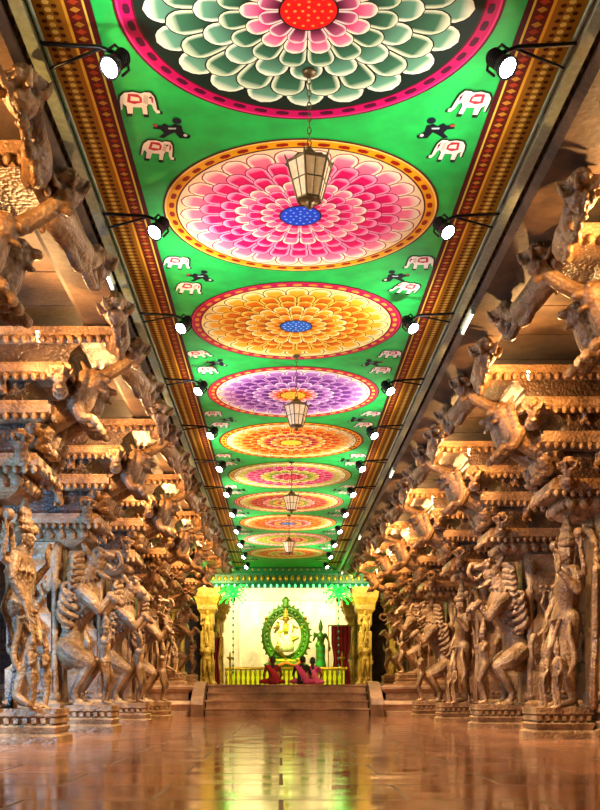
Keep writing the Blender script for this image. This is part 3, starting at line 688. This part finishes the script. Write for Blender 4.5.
m.rect(-.22,.22,-.22,.22,[(.08,PZ+.002),(.08,PZ+.12),(.02,PZ+.18),(.0,PZ+.3),(0,1.7),(-.05,1.76),(-.05,1.9),(0,1.95),(0,2.6),(-.05,2.66),(-.05,2.8),(0,2.86),(0,3.2),(.1,3.35),(.1,3.5),(.2,3.75),(.22,4.08)])
human(m,STAND,TR(0,-.3,PZ+.25,.7,-math.pi/2),crown=True,bulk=1.3)
human(m,STAND,TR(0,-.26,PZ+1.6,.5,-math.pi/2),crown=True,bulk=1.3)
for s_ in (-1,1): m.lathe([(r_,zz) for r_,zz in PEND],(s_*.36,-.1,3.85),12,0,lobes=8,amp=.2)
pm=m.mesh('yellow_lit_shrine_pillar',[M_stone_gold])  # stone pillar, yellow light put into its colour
for s_ in (-1,1):
    for a,y in ((2.6,33.5),(3.7,34.6),(2.5,37.2)): obj('yellow_lit_shrine_pillar',pm,(CX+s_*a,y,0))
g=MB()
J=dict(STAND); J.update(pel=(0,.0,.82),waist=(0,.02,.97),chest=(0,.0,1.17),neck=(0,0,1.34),head=(.02,.0,1.5),shL=(0,.19,1.29),shR=(0,-.19,1.29),
 hipL=(0,.09,.8),knL=(.15,.34,.86),anL=(.2,-.1,.66),toL=(.24,-.28,.6),hipR=(0,-.09,.8),knR=(.16,-.28,.52),anR=(.02,-.02,.2),toR=(.2,.0,.14),
 elL=(.1,.2,1.08),wrL=(.22,-.1,1.1),haL=(.1,-.8,-.5),elR=(.1,-.33,1.06),wrR=(.26,-.24,1.22),haR=(0,0,1))
human(g,J,crown=True,bulk=1.1,cloth=0,extra_arms=[((-.02,.17,1.27),(-.03,.45,1.2),(0,.58,1.38),(0,.2,1),(0,.6,1.55)),((-.02,-.17,1.27),(-.03,-.45,1.2),(0,-.58,1.38),(0,-.2,1),(0,-.6,1.55))])
g.tube([(.1,.32,.06),(.12,0,.08),(.1,-.3,.08)],[.06,.1,.07],0,8,3); g.ball((.14,.38,.12),.08,0,8)
g.tube([(-.02,.1,1.5),(-.05,.4,1.6),(-.05,.6,1.5)],[.03,.025,.01],0,6,3); g.tube([(-.02,-.1,1.5),(-.05,-.4,1.6),(-.05,-.6,1.5)],[.03,.025,.01],0,6,3)
gold=g.remesh(.014)
N=40
for rr,tk in ((1.0,.09),(.78,.06)):
    pts=[(-.06,.66*rr*math.cos(2*math.pi*i/N),.95+.92*rr*math.sin(2*math.pi*i/N)) for i in range(N+1)]
    gold.tube(pts,tk,2,6,1,ref=(1,0,0))
for i in range(30):
    a=2*math.pi*i/30
    cy_,cz_=.66*math.cos(a),.95+.92*math.sin(a); nx,nz=math.cos(a)*.8,math.sin(a)
    gold.tube([(-.06,cy_*.9,.95+(cz_-.95)*.9),(-.06,cy_+nx*.06,cz_+nz*.06),(-.06,cy_+nx*.16+.02,cz_+nz*.17)],[.075,.06,.015],2,6,2)
    gold.ball((-.05,cy_*.9,.95+(cz_-.95)*.9),.08,2,6)
gold.lathe([(.1,0),(.16,.1),(.1,.2),(.14,.28),(.02,.42)],(-.06,0,1.86),12,2)
gold.rect(-.25,.3,-.6,.6,[(.1,-.33),(.1,-.25),(0,-.2),(.04,-.1),(.08,-.04),(0,0),(-.05,.04)],2)
gold.lathe([(.24,.4),(.27,.6),(.24,.8),(.18,.95)],(.04,0,0),14,1)
gold.tube([(.12,.14,1.3),(.2,.12,1.0),(.24,0,.72),(.2,-.12,1.0),(.12,-.14,1.3)],.05,1,8,4)
gold.tube([(.3,.5,.1),(.36,.25,-.08),(.36,0,.02),(.36,-.25,-.08),(.3,-.5,.1)],.05,3,8,4)
me=gold.mesh('nataraja_statue',[M_gold,M_cloth,M_gbronze,M_garl])
AZ=PZ+.535
obj('nataraja_statue',me,(.18,37.6,AZ+.33*1.1),-math.pi/2,scale=(1.1,1.22,1.1))
m=MB(); m.rect(-1.1,2.3,37.2,38.1,[(.06,PZ+.002),(.06,PZ+.1),(0,PZ+.14),(0,PZ+.36),(.05,PZ+.4),(.05,PZ+.53)],0)
obj('altar_pedestal',m.mesh('altar_pedestal',[M_stone_gold]))
g=MB(); J=dict(STAND); J.update(pel=(0,-.05,.95),chest=(0,.02,1.3),elR=(.05,-.3,1.15),wrR=(.18,-.25,1.3),elL=(0,.32,1.15),wrL=(.02,.36,.9))
human(g,J,crown=True,bulk=1.1)
g.lathe([(.22,.0),(.24,.08),(.19,.4),(.18,.7),(.16,.95)],(0,0,0),14,1)
g.lathe([(.3,-.2),(.3,-.12),(.22,-.08),(.26,0),(.2,.03)],(0,0,0),16,0)
r_=g.remesh(.014)
obj('goddess_statue',r_.mesh('goddess_statue',[M_gbronze,simple('green_silk','#2a9a40',.6)]),(1.47,37.5,AZ+.2*.9),-math.pi/2,scale=(.9,.9,.9))
m=MB(); m.rect(-1.95,2.3,35.7,35.8,[(.03,PZ+.62),(.04,PZ+.66),(.03,PZ+.72)],0); m.box(-1.95,2.3,35.72,35.78,PZ+.002,PZ+.1,0)
x=-1.93
while x<2.3:
    m.lathe([(.03,PZ+.1),(.05,PZ+.2),(.025,PZ+.34),(.05,PZ+.48),(.03,PZ+.62)],(x,35.75,0),8,0); x+=.17
m.box(-1.9,2.25,35.78,35.8,PZ+.1,PZ+.6,1)
obj('altar_balustrade',m.mesh('altar_balustrade',[M_gold,M_yel]))
for nm,xa,xb,ya,zt in (('maroon_curtain',1.8,2.5,36.2,3.0),('maroon_curtain',-2.75,-2.2,36.5,2.6)):
    m=MB(); n=40; vs=[];fs=[]
    for i in range(n+1):
        t=i/n; x=xa+(xb-xa)*t; dy=.07*math.sin(t*math.pi*10)
        pinch=lambda z:1-.25*math.exp(-((z-1.8)/.35)**2)
        for z in (PZ+.02,1.3,1.6,1.8,2.0,2.4,zt):
            xm=(xa+xb)/2; vs.append((xm+(x-xm)*pinch(z),ya+dy,z))
    for i in range(n):
        for j in range(6): q=i*7+j; fs.append([q,q+7,q+8,q+1])
    m.add(vs,fs,0,smooth=True); m.tube([(xa-.1,ya,zt+.02),(xb+.1,ya,zt+.02)],.025,1,8,1)
    for x in (xa-.1,xb+.1): m.tube([(x,ya,PZ+.03),(x,ya,zt+.02)],.02,1,8,1)
    obj(nm,m.mesh(nm,[M_red,M_gold]))
for X_,nm in ((-1.55,'green_led_palm'),(1.86,'green_led_palm')):
    m=MB()
    for i in range(20):
        a=2*math.pi*i/20; el=.5*math.sin(i*2.4)
        L_=.42+.08*math.sin(i*5)
        m.tube([(0,0,0),(L_*.55*math.cos(a),L_*.4*math.sin(a),.12+el*.4),(L_*math.cos(a),L_*.7*math.sin(a),el*.5)],[.018,.026,.01],0,5,3)
        m.ball((L_*math.cos(a),L_*.7*math.sin(a),el*.5),.035,0,6)
    m.ball((0,0,.02),.1,0,8)
    m.lathe([(.03,-.25),(.08,-.15),(.05,0)],(0,0,0),10,1)
    m.tube([(0,0,.0),(0,0,.97)],.01,1,6,1)
    z=-.3
    m.tube([(0,0,-.2),(0,0,-2.6)],.008,1,5,1)
    while z>-2.6: m.ball((0,0,z),(.035,.035,.05),2,8); z-=.22
    obj(nm,m.mesh(nm,[M_led,M_dark,simple('string_bead','#2a7a80',.4)]),(X_,32.7,3.76))
    light('palm_glow','POINT',(X_,32.2,3.7),10,(.1,1,.2),.15)
m=MB(); m.lathe([(.16,0),(.17,.03),(.08,.07),(.03,.12),(.03,.4),(.05,.44),(.03,.48),(.03,.9),(.05,.95),(.12,1.0),(.13,1.03),(.03,1.04),(.03,1.15),(.01,1.22)],(0,0,0),16)
lmn=m.mesh('standing_oil_lamp',[M_gold])
for x in (-1.75,2.1): obj('standing_oil_lamp',lmn,(x,34.7,PZ+.002))
light('shrine_light','AREA',(CX-.3,36.2,4.5),80,(1,.93,.6),1.6,(CX,39.2,2.2))
light('shrine_light','SPOT',(CX+.2,35.3,4.4),900,(.55,1,.1),.2,(CX+.3,37.6,1.9),45,.8)
for s_ in (-1,1):
    light('shrine_side_light','AREA',(CX+s_*2.2,31.6,4.2),140,(1,.78,.32),.6,(CX+s_*3.0,34,2.0))
    light('shrine_wall_light','AREA',(CX+s_*1.4,37.8,4.2),85,(1,.9,.6),.8,(CX+s_*1.1,39.2,2.6))
light('step_fill','SPOT',(CX,19,4.4),350,(1,.8,.6),.15,(CX,25.5,.3),60,.8)  # added fill spot with no fixture, brightens the dark steps

# ---------------------------------------------------------------- seated worshippers (backs to us)
M_skin=simple('brown_skin','#8a5a3c',.5); M_hair=simple('black_hair','#0c0a0c',.4)
SIT=dict(pel=(-.02,0,.12),waist=(0,0,.26),chest=(.02,0,.43),neck=(.03,0,.6),head=(.06,0,.74),
 shL=(.02,.18,.54),elL=(.08,.27,.3),wrL=(.3,.24,.2),haL=(1,-.1,-.3),shR=(.02,-.18,.54),elR=(.08,-.27,.3),wrR=(.3,-.24,.2),haR=(1,.1,-.3),
 hipL=(0,.1,.11),knL=(.3,.34,.1),anL=(.36,-.02,.06),toL=(.34,-.18,.04),hipR=(0,-.1,.11),knR=(.3,-.34,.1),anR=(.26,.02,.07),toR=(.24,.18,.05))
def person(name,loc,rz,top,bottom,hairlen,mod=None):
    g=MB(); J=dict(SIT); 
    if mod: J.update(mod)
    human(g,J,skin=0,cloth=1,hair=2,legcloth=3,hairlen=hairlen,sleeve=bool(hairlen==0))
    g.tube([(.1,.12,.5),(.0,.16,.58),(-.1,.05,.45),(-.13,-.08,.25),(-.12,-.14,.08)],[(.05,.03),(.06,.03),(.09,.03),(.1,.03),(.1,.04)],3,8,3)
    r_=g.remesh(.009)
    zmin=min(v[2] for v in r_.v)
    obj(name,r_.mesh(name,[M_skin,top,M_hair,bottom]),(loc[0],loc[1],PZ-zmin+.002),rz)
person('seated_woman',(-.24,30.2,PZ),math.pi/2+.1,simple('maroon_blouse','#7a1424',.8),simple('red_sari','#b01c34',.75),.22)
person('seated_man',(.62,30.2,PZ),math.pi/2-.1,simple('dark_shirt','#1c1a22',.8),simple('pink_dhoti','#e050a0',.75),0,dict(head=(.08,-.03,.73)))
person('seated_woman',(.98,31.3,PZ),math.pi/2,simple('pink_blouse','#c83a90',.8),simple('pink_sari','#e86ab8',.75),.2)

# ---------------------------------------------------------------- aisle lights
for y,x,e_ in ((8.4,-4.9,280),(12.0,-4.9,230),(15.6,-4.9,110)): light('blue_aisle_light','AREA',(x,y,1.9),e_,(.2,.5,1),.35,(-3.3,y+2.6,1.2))
for y in (6,14,22): 
    light('aisle_lamp','POINT',(5.6,y,3.6),14,(1,.62,.3),.15)
    light('aisle_lamp','POINT',(-5.6,y+1,3.6),10,(.8,.7,.7),.15)

w=bpy.data.worlds.new('World'); scene.world=w; w.use_nodes=True
w.node_tree.nodes['Background'].inputs[0].default_value=(.5,.42,.35,1); w.node_tree.nodes['Background'].inputs[1].default_value=.02

cam=bpy.data.cameras.new('Camera'); co=bpy.data.objects.new('Camera',cam); scene.collection.objects.link(co)
co.location=(0,0,.53); co.rotation_euler=(math.radians(90),0,0)
cam.sensor_fit='AUTO'; cam.sensor_width=36; cam.lens=1010/810*36; cam.shift_x=19/810; cam.shift_y=290/810; cam.clip_start=.05
scene.camera=co
